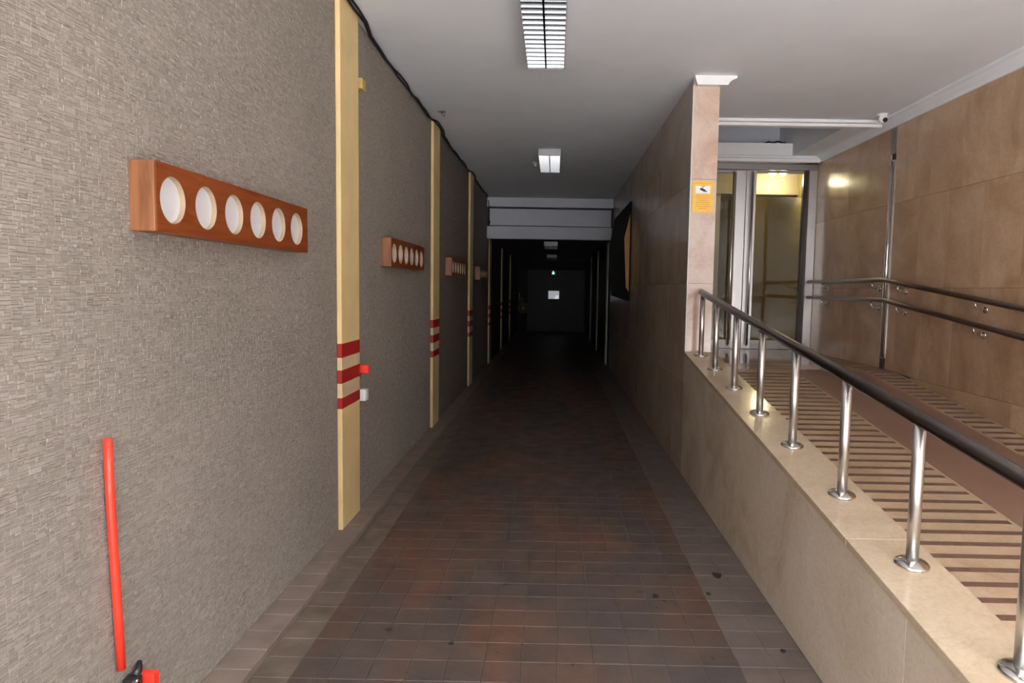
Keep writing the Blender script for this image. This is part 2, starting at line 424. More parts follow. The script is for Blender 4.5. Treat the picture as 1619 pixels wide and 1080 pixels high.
# corridor right wall, pier and the wall behind it
wc = struct('wall_center', B(XR + 0.012, 1.31 - 0.012, YP + 0.012, YE + 0.3, 0.0, ZC + 0.5), 'joint_shadow', 'dark polished marble wall along the right of the corridor')
slabs(wc, 'grey_marble', 'x', XR + 0.012, 0.012, [seq(YP + 0.012, 13.4, 0.86, 0.5), seq(YP + 0.012, 13.4, 0.86, 0.86)], ZJ, sgn=-1)
slabs(wc, 'grey_marble', 'x', XR + 0.012, 0.012, [[13.4, 14.3], [16.9, YE]], [0.0, ZC2], sgn=-1)
slabs(wc, 'pink_marble', 'x', 1.31 - 0.012, 0.012, [seq(YP + 0.012, YD + 0.1, 0.8)], [0.78, 1.61, 2.43, ZC], sgn=1)
slabs(wc, 'pink_marble', 'y', YP + 0.012, 0.012, [[XR + 0.004, 1.31]], [0.99, 1.61, 2.46, ZC - 0.02], sgn=-1)
obj('edge_strip', B(XR - 0.002, XR + 0.004, YP - 0.002, YP + 0.02, 1.05, ZC - 0.06), 'white_plastic', wc)

# low wall between corridor and ramp
XP2 = 1.335
lw = struct('wall_low', MB().poly_prism([(YF + 0.3, 0.0), (YP, 0.0), (YP, cap_z(YP) - 0.03), (YF + 0.3, cap_z(YF + 0.3) - 0.03)], 'x', XR + 0.012, XP2 - 0.012), 'joint_shadow', 'sloping low marble wall carrying the steel railing')
CJ = [YF + 0.3, 0.95, 2.46, 4.02, YP]
slabs(lw, 'side_marble', 'x', XR + 0.012, 0.012, [[YF + 0.3, 0.6, 2.03, 3.5, 4.9, YP]], [0.0, 1.2], zmax=lambda y: cap_z(y) - 0.034, sgn=-1)
slabs(lw, 'ramp_marble', 'x', XP2 - 0.012, 0.012, [[YF + 0.3, 0.6, 2.03, 3.5, 4.9, YP]], [0.0, 1.2], zmin=lambda y: ramp_z(y), zmax=lambda y: cap_z(y) - 0.034, sgn=1)
for y0, y1 in zip(CJ, CJ[1:]):
    g = 0.0012
    m = MB().poly_prism([(y0 + g, cap_z(y0) - 0.03), (y1 - g, cap_z(y1) - 0.03), (y1 - g, cap_z(y1)), (y0 + g, cap_z(y0))], 'x', XR - 0.008, XP2 + 0.008)
    bmesh.ops.bevel(m.bm, geom=m.bm.edges[:], offset=0.002, segments=1, affect='EDGES')
    obj('cap_slab', m, 'cap_marble', lw)

# ramp and landing
ramp = struct('floor_ramp', MB().poly_prism([(-0.05, -0.2), (9.0, -0.2), (9.0, ZL), (YR, ZL), (-0.05, 0.0)], 'x', 1.30, XW + 0.02), 'ramp_marble', 'beige marble ramp with dark cross strips rising to the glass door', 'ramp')
obj('landing_slab', B(1.32, XW - 0.001, YR + 0.5, YD - 0.06, ZL - 0.004, ZL + 0.003), 'landing_marble', ramp)
def surf_box(x0, x1, y0, y1, h):
    return MB().poly_prism([(y0, ramp_z(y0) - 0.004), (y1, ramp_z(y1) - 0.004), (y1, ramp_z(y1) + h), (y0, ramp_z(y0) + h)], 'x', x0, x1)
BX = 2.335
obj('plain_runner', surf_box(BX + 0.005, 3.02, 0.05, YR, 0.003), 'runner', ramp)
k = 0; y = 0.3
while y < YR - 0.1:
    obj('cross_strip', surf_box(XP2 + 0.03, BX - 0.02, y, y + 0.036, 0.002), 'groove_strip', ramp); y += 0.118
y = 0.3
while y < 7.9:
    obj('wall_side_strip', surf_box(3.05, XW - 0.03, y, y + 0.036, 0.0045), 'groove_strip', ramp); y += 0.118

# ------------------------------------------------------------------ ceiling
RX0, RX1, RY0, RY1 = 1.40, 2.94, 7.06, 8.72
cm = MB()
cm.box(XL - 0.3, XW + 0.3, YF, RY0, ZC, ZC + 0.3)
cm.box(XL - 0.3, RX0, RY0, YE + 0.3, ZC, ZC + 0.3)
cm.box(RX1, XW + 0.3, RY0, 9.3, ZC - 0.02, ZC + 0.3)
ceiling = struct('ceiling', cm, 'ceiling_paint', 'flat off-white painted ceiling over the corridor and ramp', 'ceiling')
obj('recess_back', B(RX0, XW + 0.3, 9.25, 9.3, 3.2, 4.0), 'beam_paint', ceiling)
obj('recess_side', B(RX1, RX1 + 0.05, RY0, 9.25, ZC + 0.3, 4.0), 'ceiling_paint', ceiling)
obj('recess_side', B(RX0 - 0.05, RX0, RY0, 9.25, ZC + 0.3, 4.0), 'ceiling_paint', ceiling)
obj('recess_front', B(RX0, RX1, RY0 - 0.05, RY0, ZC + 0.3, 4.0), 'ceiling_paint', ceiling)
obj('recess_top', B(RX0 - 0.1, RX1 + 0.1, RY0 - 0.1, 9.3, 4.0, 4.05), 'ceiling_paint', ceiling)
obj('low_ceiling', B(XL - 0.1, XR + 0.1, YB + 0.14, YE + 0.2, ZC2, ZC2 + 0.2), 'shade_plaster', ceiling)  # shade under this ceiling is put into its colour
# cove fascia and cornice over the door
t1 = struct('trim_1', B(1.32, RX1 + 0.1, RY1, RY1 + 0.05, 3.17, 3.405), 'white_plaster', 'white cove fascia with stepped cornice above the glass door', 'cornice')
obj('cornice_step', B(1.32, XW - 0.02, RY1 - 0.03, RY1, 3.215, 3.25, bevel=0.006), 'white_plaster', t1)
obj('cornice_step', B(1.32, XW - 0.02, RY1 - 0.055, RY1, 3.165, 3.215, bevel=0.008), 'white_plaster', t1)
obj('cove_floor', B(RX0, RX1, RY1 + 0.05, 9.25, 3.17, 3.2), 'white_plaster', t1)
# moulding along the front of the recess
t2 = struct('trim_2', B(1.31, 3.22, RY0 - 0.11, RY0 + 0.0, ZC - 0.03, ZC - 0.0, bevel=0.005), 'white_plaster', 'white stepped moulding along the ceiling edge before the recess', 'moulding')
obj('moulding_step', B(1.31, 3.24, RY0 - 0.07, RY0 + 0.02, ZC - 0.062, ZC - 0.03, bevel=0.006), 'white_plaster', t2)
# cornice along the right wall
prof = [(XW, ZC - 0.095), (XW - 0.02, ZC - 0.095), (XW - 0.03, ZC - 0.07), (XW - 0.075, ZC - 0.03), (XW - 0.1, ZC - 0.02), (XW - 0.1, ZC), (XW, ZC)]
t3 = struct('trim_3', MB().poly_prism(prof, 'y', YF + 0.02, RY1 - 0.06), 'ceiling_paint', 'pale cornice running along the top of the right marble wall', 'cornice')
# pier capital
cp = MB()
cp.poly_prism([(XR - 0.002, ZC), (1.43, ZC), (1.43, ZC - 0.018), (1.40, ZC - 0.03), (1.375, ZC - 0.045), (1.36, ZC - 0.072), (XR + 0.02, ZC - 0.072), (XR + 0.005, ZC - 0.03)], 'y', YP - 0.06, YP - 0.001)
t4 = struct('trim_4', cp, 'white_plaster', 'short white cornice piece capping the marble pier', 'cornice')
obj('return_piece', B(1.312, 1.355, YP + 0.001, 6.9, ZC - 0.06, ZC - 0.001, bevel=0.006), 'white_plaster', t4)

# far beam
bm_ = struct('trim_5', B(XL, XR, YB + 0.16, YB + 0.3, ZC2, ZC), 'shade_wall', 'white stepped beam crossing the far corridor', 'beam')  # dark core paints the shade in the gaps between the ledges
obj('upper_ledge', B(XL, XR + 0.0, YB, YB + 0.16, 3.09, ZC - 0.002, bevel=0.006), 'beam_paint', bm_)
obj('lower_ledge', B(XL, XR - 0.02, YB - 0.0, YB + 0.16, 2.485, 2.725, bevel=0.006), 'beam_paint', bm_)
obj('middle_board', B(XL + 0.045, XR - 0.035, YB + 0.06, YB + 0.16, 2.745, 3.06), 'beam_paint', bm_)
obj('shade_panel', B(XL - 0.05, XL + 0.006, YB + 0.32, YE, KH, ZC2), 'shade_wall', wl)  # added dark sheet, paints the shade on the left wall past the beam
obj('shade_panel', B(XR - 0.006, XR + 0.006, YB + 0.32, YE, 0.0, ZC2), 'shade_wall', wc)  # same painted shade as a thin sheet on the right wall
# end wall
we = struct('wall_end', B(XL - 0.1, XR + 0.1, YE, YE + 0.2, 0, ZC2 + 0.2), 'shade_wall', 'dark wall closing the far end of the corridor')
wf = struct('wall_front', B(XL - 0.4, XW + 0.4, YF - 0.01, YF, ZC, 8.0).box(XL - 8.0, XL, YF - 0.35, YF, 0, 8.0).box(XW, XW + 8, YF - 0.35, YF, 0, 8.0).box(XL, XW, YF - 0.35, YF, ZC, 8.0), 'facade_stone', 'street facade around the corridor entrance')
st = struct('floor_street', B(-30, 30, -16, YF, -0.3, -0.01).box(XR, XW, YF, 0.0, -0.3, -0.01), 'pavement', 'pale street pavement outside the entrance', 'floor')
wo = struct('wall_opposite', B(-30, 30, -16.3, -16, -0.3, 11), 'facade_stone', 'building facade across the street')

# ------------------------------------------------------------------ entrance hall behind the glass
HB = 13.6
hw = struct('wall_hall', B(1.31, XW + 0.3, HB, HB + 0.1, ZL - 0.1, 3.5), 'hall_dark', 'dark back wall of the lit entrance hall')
struct('wall_hall_left', B(1.32, 1.40, YD + 0.1, HB, ZL, 3.4), 'hall_cream', 'cream side wall inside the entrance hall')
struct('wall_hall_right', B(XW - 0.02, XW + 0.01, YD + 0.08, HB, ZL, 3.4), 'hall_olive', 'olive cream side wall inside the entrance hall')
struct('floor_hall', B(1.31, XW + 0.02, YD - 0.06, HB, ZL - 0.1, ZL + 0.002), 'landing_marble', 'polished floor of the entrance hall', 'floor')
hc = struct('ceiling_hall', B(1.31, XW + 0.02, 9.3, HB, 3.30, 3.36).box(1.31, XW + 0.02, YD + 0.1, 9.3, 3.14, 3.17), 'hall_cream', 'cream ceiling of the entrance hall', 'ceiling')
struct('trim_6', B(1.40, XW - 0.021, 9.46, 9.66, 2.872, 3.30).box(1.40, XW - 0.021, 9.43, 9.46, 2.872, 2.95), 'hall_cream', 'cream bulkhead across the entrance hall ceiling', 'bulkhead')

struct('column_hall', B(1.95, 2.245, 9.47, 9.62, ZL, 2.871), 'hall_cream', 'cream column inside the entrance hall behind the left door leaf', 'column')
# ------------------------------------------------------------------ glass door
df = struct('trim_7', B(1.31, XW, YD - 0.05, YD + 0.07, 3.09, 3.168, bevel=0.004), 'dull_steel', 'steel frame around the double glass door', 'door frame')
obj('jamb', B(3.19, XW - 0.001, YD - 0.06, YD + 0.07, ZL, 3.09, bevel=0.004), 'brushed_steel', df)
obj('jamb_stop', B(3.165, 3.19, YD - 0.02, YD + 0.05, ZL, 3.09), 'hall_dark', df)
obj('jamb', B(1.31, 1.62, YD - 0.05, YD + 0.07, ZL, 3.09), 'brushed_steel', df)
obj('threshold', B(1.31, XW, YD - 0.07, YD + 0.07, ZL - 0.002, ZL + 0.012), 'dull_steel', df)
def door_leaf(name, x0, x1, hx, stile_left, label):
    d = thing(name, label, 'door', ((x0 + x1) / 2, YD, ZL)); d['kind'] = 'structure'
    z0, z1 = ZL + 0.015, 3.085
    wa, wb = (0.125, 0.03) if stile_left else (0.03, 0.125)
    obj('stile', B(x0, x0 + wa, YD - 0.03, YD + 0.03, z0, z1, bevel=0.003), 'brushed_steel', d)
    obj('stile', B(x1 - wb, x1, YD - 0.03, YD + 0.03, z0, z1, bevel=0.003), 'brushed_steel' if not stile_left else 'hall_dark', d)
    obj('bottom_rail', B(x0 + wa, x1 - wb, YD - 0.03, YD + 0.03, z0, z0 + 0.115, bevel=0.003), 'dull_steel', d)
    obj('top_rail', B(x0 + wa, x1 - wb, YD - 0.03, YD + 0.03, z1 - 0.03, z1), 'dull_steel', d)
    obj('glass_pane', B(x0 + wa, x1 - wb, YD - 0.005, YD + 0.005, z0 + 0.115, z1 - 0.03), 'door_glass', d)
    yh = YD - 0.09
    pts = [(hx, YD - 0.028, z0 + 0.06), (hx, yh + 0.02, z0 + 0.055), (hx, yh, z0 + 0.075), (hx, yh, z1 - 0.05), (hx, yh + 0.02, z1 - 0.03), (hx, YD - 0.028, z1 - 0.03)]
    h = obj('pull_bar', MB().tube(pts, 0.015, 14), 'polished_steel', d)
    obj('fixing', MB().tube([(hx, yh, 1.9), (hx, YD - 0.028, 1.9)], 0.011, 10), 'polished_steel', h)
door_leaf('door_1', 1.63, 2.405, 2.235, False, 'left leaf of the steel and glass door, half hidden by the pier')
door_leaf('door_2', 2.412, 3.163, 2.475, True, 'right leaf of the steel and glass door beside the marble wall')

# steel joint cover on the right wall
t8 = struct('trim_8', B(XW - 0.012, XW + 0.01, 6.80, 6.90, ZL + 0.11, 2.86, bevel=0.004), 'polished_steel', 'vertical steel joint cover where the wall rails bend', 'joint cover')
obj('bead', MB().tube([(XW - 0.012, 6.85, ZL + 0.12), (XW - 0.012, 6.85, 2.85)], 0.014, 10), 'polished_steel', t8)
obj('foot_piece', B(XW - 0.008, XW + 0.01, 6.805, 6.895, ZL + 0.002, ZL + 0.108), 'hall_dark', t8)
obj('upper_piece', B(XW - 0.008, XW + 0.01, 6.80, 6.90, 2.92, 3.17), 'dull_steel', t8)

# side door in the right wall of the far corridor
d3 = thing('door_3', 'dark side door with a lever handle in the far right corridor wall', 'door', (XR, 15.6, 0)); d3['kind'] = 'structure'
obj('door_panel', B(XR - 0.012, XR + 0.012, 14.35, 16.85, 0.02, 2.2, bevel=0.004), 'grey_door', d3)
h3 = obj('lever_handle', MB().tube([(XR - 0.012, 14.75, 0.9), (XR - 0.07, 14.75, 0.9), (XR - 0.08, 14.77, 0.9), (XR - 0.08, 14.9, 0.89)], 0.013, 10), 'polished_steel', d3)
obj('rosette', MB().lathe([(0.03, 0), (0.03, 0.008), (0.02, 0.012)], (XR - 0.012, 14.75, 0.9), (-1, 0, 0)), 'polished_steel', h3)
# end door
d4 = thing('door_4', 'wide grey door panel in the far end wall', 'door', (0.06, YE, 0)); d4['kind'] = 'structure'
obj('door_panel', B(-0.97, 1.08, YE - 0.03, YE, 0.02, 2.2, bevel=0.005), 'grey_door', d4)
obj('door_stile', B(-1.02, -0.97, YE - 0.05, YE, 0.0, 2.25), 'shade_wall', d4)

# ================================================================== PILASTERS
def pilaster(y, side, label, ztop, group):
    g = 0.0075 if y > YB + 0.25 else 0.0015
    x0 = XL + g if side < 0 else XR - PIL_D; x1 = XL + PIL_D if side < 0 else XR - g
    w = PIL_W if side < 0 else 0.3
    zb = KH if side < 0 else 0.0
    p = thing('pilaster', label, 'pilaster', ((x0 + x1) / 2, y + w / 2, zb), group)
    obj('shaft', B(x0, x1, y, y + w, zb, ztop - 0.002, bevel=0.004), 'cream_paint' if side < 0 else 'grey_plaster', p)
    if side < 0:
        zs = [0.789, 0.859, 0.945, 1.03, 1.104, 1.193]
        for i in range(5):
            red = i % 2 == 0
            obj('red_band' if red else 'pale_band', B(x0 + 0.001, x1 + 0.0015, y - 0.0015, y + w + 0.0015, zs[i] + 0.0, zs[i + 1], bevel=0.003), 'band_red' if red else 'band_cream', p)
    return p
G = 'cream pilasters along the corridor'
lab = ['nearest and tallest cream pilaster with three red bands on the left wall',
       'second cream pilaster from the front on the left wall, beyond the second lamp box',
       'third cream pilaster from the front on the left stone wall',
       'fourth cream pilaster on the left, standing under the white beam',
       'fifth cream pilaster on the left, just past the white beam in the dark',
       'farthest cream pilaster on the left, deep in the dark corridor']
for i, y in enumerate(PIL_Y): pilaster(y, -1, lab[i], ZC if y < YB else ZC2, G)
labr = ['nearest pale pilaster on the right corridor wall, below the dark hexagonal wall box',
        'middle pale pilaster on the right corridor wall past the lever handle',
        'farthest pale pilaster on the right wall near the end door']
for y, l in zip((13.95, 17.1, 20.2), labr): pilaster(y, 1, l, ZC2, G)

# ================================================================== RAILING
rl = thing('stair_railing', 'stainless steel railing with round posts on the low marble wall', 'railing', (1.215, 3.5, cap_z(3.5)))
def rail_x(y): return 1.245 - 0.012 * (y - 1.7)
RAILZ = 0.505
p0 = 0.35; p1 = 5.60
pts = [(rail_x(p0), p0, cap_z(p0) + RAILZ), (rail_x(p1), p1, cap_z(p1) + RAILZ)]
obj('hand_rail', MB().tube(pts, 0.026, 20), 'rail_steel', rl)
for y in (0.62, 1.18, 1.734, 2.282, 2.846, 3.442, 3.984, 4.542, 5.071, 5.544):
    x = rail_x(y); z = cap_z(y)
    q = obj('post', MB().tube([(x, y, z), (x, y, z + RAILZ - 0.015)], 0.0205, 18), 'brushed_steel', rl)
    n = Vector((0, -CAPM, 1)).normalized()
    obj('base_flange', MB().lathe([(0.056, 0.0), (0.056, 0.006), (0.05, 0.011), (0.03, 0.016), (0.021, 0.02)], (x, y, z), n, 24), 'polished_steel', q)

def wall_rail(h, label):
    XX = XW - 0.085; zf = ZL + h
    yb = 6.72
    r = thing('wall_handrail', label, 'handrail', (XX, 6.8, zf - 0.1), 'steel tube rails on the right marble wall')
    pts = [(XX, 0.8, zf - 0.11 * (yb - 0.8)), (XX, yb, zf), (XX, yb + 0.08, zf + 0.003), (XX, YD - 0.13, zf)]
    obj('tube', MB().tube(pts, 0.0215, 16), 'wall_rail_steel', r)
    for y in (1.5, 2.78, 4.06, 5.26, 6.46, 6.98, 8.26):
        z = zf - (0.11 * (yb - y) if y < yb else 0)
        b = obj('bracket', MB().tube([(XX, y, z - 0.018), (XX + 0.002, y, z - 0.05), (XX + 0.02, y, z - 0.075), (XX + 0.05, y, z - 0.08), (XW - 0.002, y, z - 0.08)], 0.0075, 10), 'polished_steel', r)
        obj('rosette', MB().lathe([(0.03, 0.0), (0.03, 0.006), (0.022, 0.012), (0.010, 0.014)], (XW - 0.001, y, z - 0.08), (-1, 0, 0), 18), 'polished_steel', b)
wall_rail(0.885, 'upper steel tube handrail on the right marble wall')
wall_rail(0.69, 'lower steel tube handrail on the right marble wall')

# ================================================================== WOODEN LAMP BOXES
def lamp_box(y0, label):
    W, z0, z1 = 1.31, 1.706, 1.924
    xf = -1.24
    t = thing('wall_lamp_box', label, 'wall lamp', (XL, y0 + W / 2, z0), 'wooden lamp boxes with six round windows')
    body = MB().box(XL + 0.001, xf - 0.012, y0 + 0.012, y0 + W, z1 - 0.014, z1 - 0.0005).box(XL + 0.001, xf - 0.012, y0 + 0.012, y0 + W, z0 + 0.0005, z0 + 0.014).box(XL + 0.001, xf - 0.012, y0 + W - 0.014, y0 + W - 0.0005, z0 + 0.014, z1 - 0.014)
    obj('casing', body, 'orange_wood', t)
    obj('end_board', B(XL + 0.001, xf - 0.001, y0, y0 + 0.014, z0, z1, bevel=0.002), 'pale_wood', t)
    # front board with six round holes
    m = MB().bm; n = 40; r = 0.076; zc = 1.812; pitch = 0.2125
    ya = y0 + 0.0145
    cs = [y0 + 0.105 + pitch * k for k in range(6)]
    edges = [ya] + [(a + b) / 2 for a, b in zip(cs, cs[1:])] + [y0 + W]
    for k, yc in enumerate(cs):
        L, Rr = edges[k], edges[k + 1]
        outer = []
        for j in range(n):
            a = 2 * math.pi * j / n; dy, dz = math.cos(a), math.sin(a)
            s = min(((Rr - yc) / dy if dy > 1e-6 else (L - yc) / dy if dy < -1e-6 else 9), ((z1 - zc) / dz if dz > 1e-6 else (z0 - zc) / dz if dz < -1e-6 else 9))
            outer.append((yc + dy * s, zc + dz * s))
        # snap nearest samples to the corners
        for cy_, cz_ in ((L, z0), (Rr, z0), (L, z1), (Rr, z1)):
            j = min(range(n), key=lambda q: (outer[q][0] - cy_) ** 2 + (outer[q][1] - cz_) ** 2); outer[j] = (cy_, cz_)
        inner = [(yc + r * math.cos(2 * math.pi * j / n), zc + r * math.sin(2 * math.pi * j / n)) for j in range(n)]
        vo = [m.verts.new((xf, *p)) for p in outer]; vi = [m.verts.new((xf, *p)) for p in inner]
        vob = [m.verts.new((xf - 0.012, *p)) for p in outer]; vib = [m.verts.new((xf - 0.012, *p)) for p in inner]
        for j in range(n):
            j2 = (j + 1) % n
            m.faces.new((vo[j], vo[j2], vi[j2], vi[j])); m.faces.new((vob[j2], vob[j], vib[j], vib[j2]))
            m.faces.new((vo[j2], vo[j], vob[j], vob[j2]))
    bmesh.ops.remove_doubles(m, verts=m.verts, dist=1e-5)
    w = MB(); w.bm.free(); w.bm = m
    fb = obj('front_board', w, 'orange_wood', t)
    for yc in cs:
        d = obj('window_disc', MB().lathe([(r - 0.001, 0.0), (r - 0.001, 0.004)], (xf - 0.022, yc, zc), (1, 0, 0), 40), 'white_disc', t)
        rg = MB(); seg = 40
        A = [[rg.bm.verts.new((x, yc + (r - 0.0004) * math.cos(2 * math.pi * j / seg), zc + (r - 0.0004) * math.sin(2 * math.pi * j / seg))) for j in range(seg)] for x in (xf - 0.021, xf - 0.0005)]
        Bv = [[rg.bm.verts.new((x, yc + (r - 0.0024) * math.cos(2 * math.pi * j / seg), zc + (r - 0.0024) * math.sin(2 * math.pi * j / seg))) for j in range(seg)] for x in (xf - 0.021, xf - 0.0005)]
        for j in range(seg):
            k2 = (j + 1) % seg
            rg.bm.faces.new((Bv[0][j], Bv[0][k2], Bv[1][k2], Bv[1][j])); rg.bm.faces.new((A[1][j], A[1][k2], Bv[1][k2], Bv[1][j])); rg.bm.faces.new((A[0][j], A[0][k2], A[1][k2], A[1][j]))
        obj('rim', rg, 'disc_rim', d)
    return t
lb = lamp_box(2.12, 'nearest and largest wooden lamp box with six white round windows')
for k, l in ((1, 'second wooden lamp box, between the first two cream pilasters'), (2, 'third wooden lamp box, between the second and third pilasters'), (3, 'farthest small wooden lamp box, between the third and fourth pilasters')):
    c = copy_tree(lb, None, (0, 3.06 * k, -0.012 * k)); c['label'] = l

# ================================================================== CEILING LIGHTS
def light_fixture(y0, L, z, label, nslat=15):
    x0, x1 = -0.235, 0.045; H = 0.085; xm = (x0 + x1) / 2
    t = thing('ceiling_light', label, 'ceiling light', (xm, y0 + L / 2, z - H), 'louvred fluorescent fittings')
    h = MB().box(x0, x0 + 0.006, y0, y0 + L, z - H, z - 0.0005).box(x1 - 0.006, x1, y0, y0 + L, z - H, z - 0.0005)
    h.box(x0, x1, y0, y0 + 0.006, z - H, z - 0.0005).box(x0, x1, y0 + L - 0.006, y0 + L, z - H, z - 0.0005).box(x0, x1, y0, y0 + L, z - 0.012, z - 0.0006)
    obj('housing', h, 'lamp_enamel', t)
    obj('divider', B(xm - 0.006, xm + 0.006, y0 + 0.006, y0 + L - 0.006, z - H + 0.002, z - 0.02), 'louvre_metal', t)
    for a, b in ((x0 + 0.006, xm - 0.006), (xm + 0.006, x1 - 0.006)):
        obj('tube', MB().tube([((a + b) / 2, y0 + 0.03, z - 0.035), ((a + b) / 2, y0 + L - 0.03, z - 0.035)], 0.012, 12), 'white_disc', t)
        for k in range(nslat):
            y = y0 + (k + 0.5) * L / nslat
            sl = MB().poly_prism([(y + 0.006, z - H + 0.001), (y + 0.010, z - H + 0.001), (y - 0.004, z - H + 0.052), (y - 0.007, z - H + 0.052)], 'x', a, b)
            obj('louvre_slat', sl, 'louvre_metal', t)
    return t
f1 = light_fixture(4.0, 1.25, ZC, 'large louvred ceiling light nearest the entrance, cut by the top edge')
for y, z, l in ((8.6, ZC, 'second louvred ceiling light, before the white beam'), (14.0, ZC2, 'small louvred ceiling light just behind the white beam'), (19.4, ZC2, 'farthest dim ceiling light above the green exit lamp')):
    c = copy_tree(f1, None, (0, y - 4.0, z - ZC)); c['label'] = l

# ================================================================== SMALL THINGS
# cables on the left ceiling edge
def cable(seed, label, ofx, amp):
    random.seed(seed); pts = []; y = 2.6
    while y < 13.1:
        near = any(p - 0.1 < y < p + PIL_W + 0.1 for p in PIL_Y)
        x = XL + ofx + (PIL_D if near else 0.0) + random.uniform(0, 0.012)
        pts.append((x, y, ZC - 0.015 - (0.0 if near else random.uniform(0, amp)))); y += 0.22
    o = obj('ceiling_cable', MB().tube(pts, 0.008, 8), 'black_cable'); tag(o, label, 'cable'); return o
cable(3, 'thick black cable tucked along the left wall and ceiling corner', 0.012, 0.012)
cable(5, 'black cable sagging below the ceiling corner over the left wall', 0.033, 0.035)
random.seed(11)
# cables dropping at the left end of the beam
tag(obj('hanging_cable', MB().tube([(XL + 0.03, 13.12, 3.2), (XL + 0.05, 13.1, 3.05), (XL + 0.03, 13.11, 2.9), (XL + 0.07, 13.1, 2.78), (XL + 0.03, 13.12, 2.73)], 0.008, 8), 'black_cable'), 'short black cable hanging at the left end of the white beam', 'cable')

# red strip, black bracket and red block on the left wall
m = MB().tube([(XL + 0.02, 1.954, 1.090), (XL + 0.02, 1.957, 0.925), (XL + 0.021, 1.964, 0.73), (XL + 0.021, 1.973, 0.55), (XL + 0.02, 1.983, 0.37)], 0.0125, 14)
tag(obj('red_tube', m, 'red_plastic'), 'long thin bright red plastic tube fixed upright on the left stone wall', 'tube')
bk = thing('wall_bracket', 'black clamp at the foot of the red tube', 'bracket', (XL + 0.03, 2.03, 0.265))
obj('clamp_body', B(XL + 0.006, XL + 0.05, 2.0, 2.045, 0.27, 0.325, bevel=0.01, seg=2), 'black_plastic', bk)
obj('arm', MB().tube([(XL + 0.03, 2.03, 0.318), (XL + 0.03, 2.05, 0.332), (XL + 0.025, 2.066, 0.35)], [0.015, 0.012, 0.007], 10), 'black_plastic', bk)
obj('bolt', MB().sphere((XL + 0.05, 2.008, 0.318), 0.006), 'polished_steel', bk)
tag(obj('red_block', B(XL + 0.008, -1.244, 2.052, 2.085, 0.235, 0.313, bevel=0.004, seg=2), 'red_plastic'), 'small bright red block beside the black clamp at the bottom left', 'block')

# small boxes behind the first pilaster
tag(obj('red_reflector', B(XL + 0.002, XL + 0.072, 4.565, 4.60, 0.955, 1.012, bevel=0.004), 'red_plastic'), 'small bright red reflector behind the nearest striped pilaster', 'reflector')
ws = thing('wall_switch', 'small white switch box below the red reflector', 'switch', (XL + 0.02, 4.6, 0.76))
obj('box', B(XL + 0.002, XL + 0.052, 4.565, 4.64, 0.765, 0.845, bevel=0.005, seg=2), 'white_plastic', ws)
obj('rocker', B(XL + 0.052, XL + 0.057, 4.58, 4.625, 0.785, 0.835, bevel=0.002), 'white_disc', ws)
tag(obj('junction_box', B(XL + 0.002, XL + 0.04, 4.56, 4.64, 2.83, 2.90, bevel=0.004), 'yellow_box'), 'yellowed junction box high behind the nearest pilaster', 'box')
# ceiling hook
hk = thing('ceiling_hook', 'small grey hook plate on the ceiling above the second wall bay', 'hook', (-1.147, 6.87, ZC - 0.04))
obj('plate', B(-1.18, -1.11, 6.84, 6.9, ZC - 0.006, ZC - 0.0005), 'dull_steel', hk)
obj('hook', MB().tube([(-1.145, 6.87, ZC - 0.006), (-1.145, 6.87, ZC - 0.03), (-1.13, 6.87, ZC - 0.045), (-1.115, 6.87, ZC - 0.035)], 0.005, 8), 'dull_steel', hk)
# motion sensor beside the second light
sn = thing('motion_sensor', 'small grey sensor beside the second ceiling light', 'sensor', (-0.29, 9.5, ZC - 0.07))
obj('base', MB().lathe([(0.04, 0), (0.04, 0.02), (0.03, 0.03)], (-0.29, 9.5, ZC - 0.0005), (0, 0, -1), 18), 'lamp_enamel', sn)
obj('lens', MB().sphere((-0.29, 9.5, ZC - 0.04), 0.026), 'lamp_enamel', sn)

# hexagonal projecting wall box
pts = [(XR, 2.826), (1.07, 2.82), (0.855, 2.57), (0.79, 2.11), (0.84, 1.46), (1.06, 1.385), (XR, 1.385)]
hx = thing('projecting_wall_sign', 'large dark hexagonal box projecting from the right corridor wall with amber inset', 'sign', (0.97, 10.1, 1.345))
obj('case', MB().poly_prism([(a - 0.001, b) for a, b in pts], 'y', 10.0, 10.16), 'dark_board', hx)
obj('inset', MB().poly_prism([(1.074, 2.634), (0.996, 2.295), (1.036, 1.585), (1.078, 1.52)], 'y', 9.992, 10.0), 'amber_board', hx)

# CCTV camera
cc = thing('security_camera', 'small white dome security camera on the ceiling by the right wall', 'security camera', (3.11, 6.72, 3.16))
obj('mount', MB().lathe([(0.05, 0), (0.05, 0.018), (0.042, 0.028)], (3.11, 6.72, ZC - 0.0005), (0, 0, -1), 24), 'white_plastic', cc)
bl = obj('ball', MB().sphere((3.11, 6.71, ZC - 0.052), 0.042), 'white_plastic', cc)
obj('lens', MB().lathe([(0.022, 0), (0.022, 0.012), (0.014, 0.016)], (3.113, 6.674, ZC - 0.066), (0.05, -0.9, -0.35), 18), 'sign_black', bl)
# black cables on the cove fascia
tag(obj('cove_cable', MB().tube([(2.60, RY1 + 0.03, 3.405), (2.64, RY1 + 0.02, 3.425), (2.70, RY1 + 0.025, 3.414), (2.76, RY1 + 0.02, 3.43), (2.84, RY1 + 0.03, 3.412), (2.86, RY1 + 0.04, 3.42)], 0.011, 8), 'black_cable'), 'black cable lying on the cove edge above the door', 'cable')

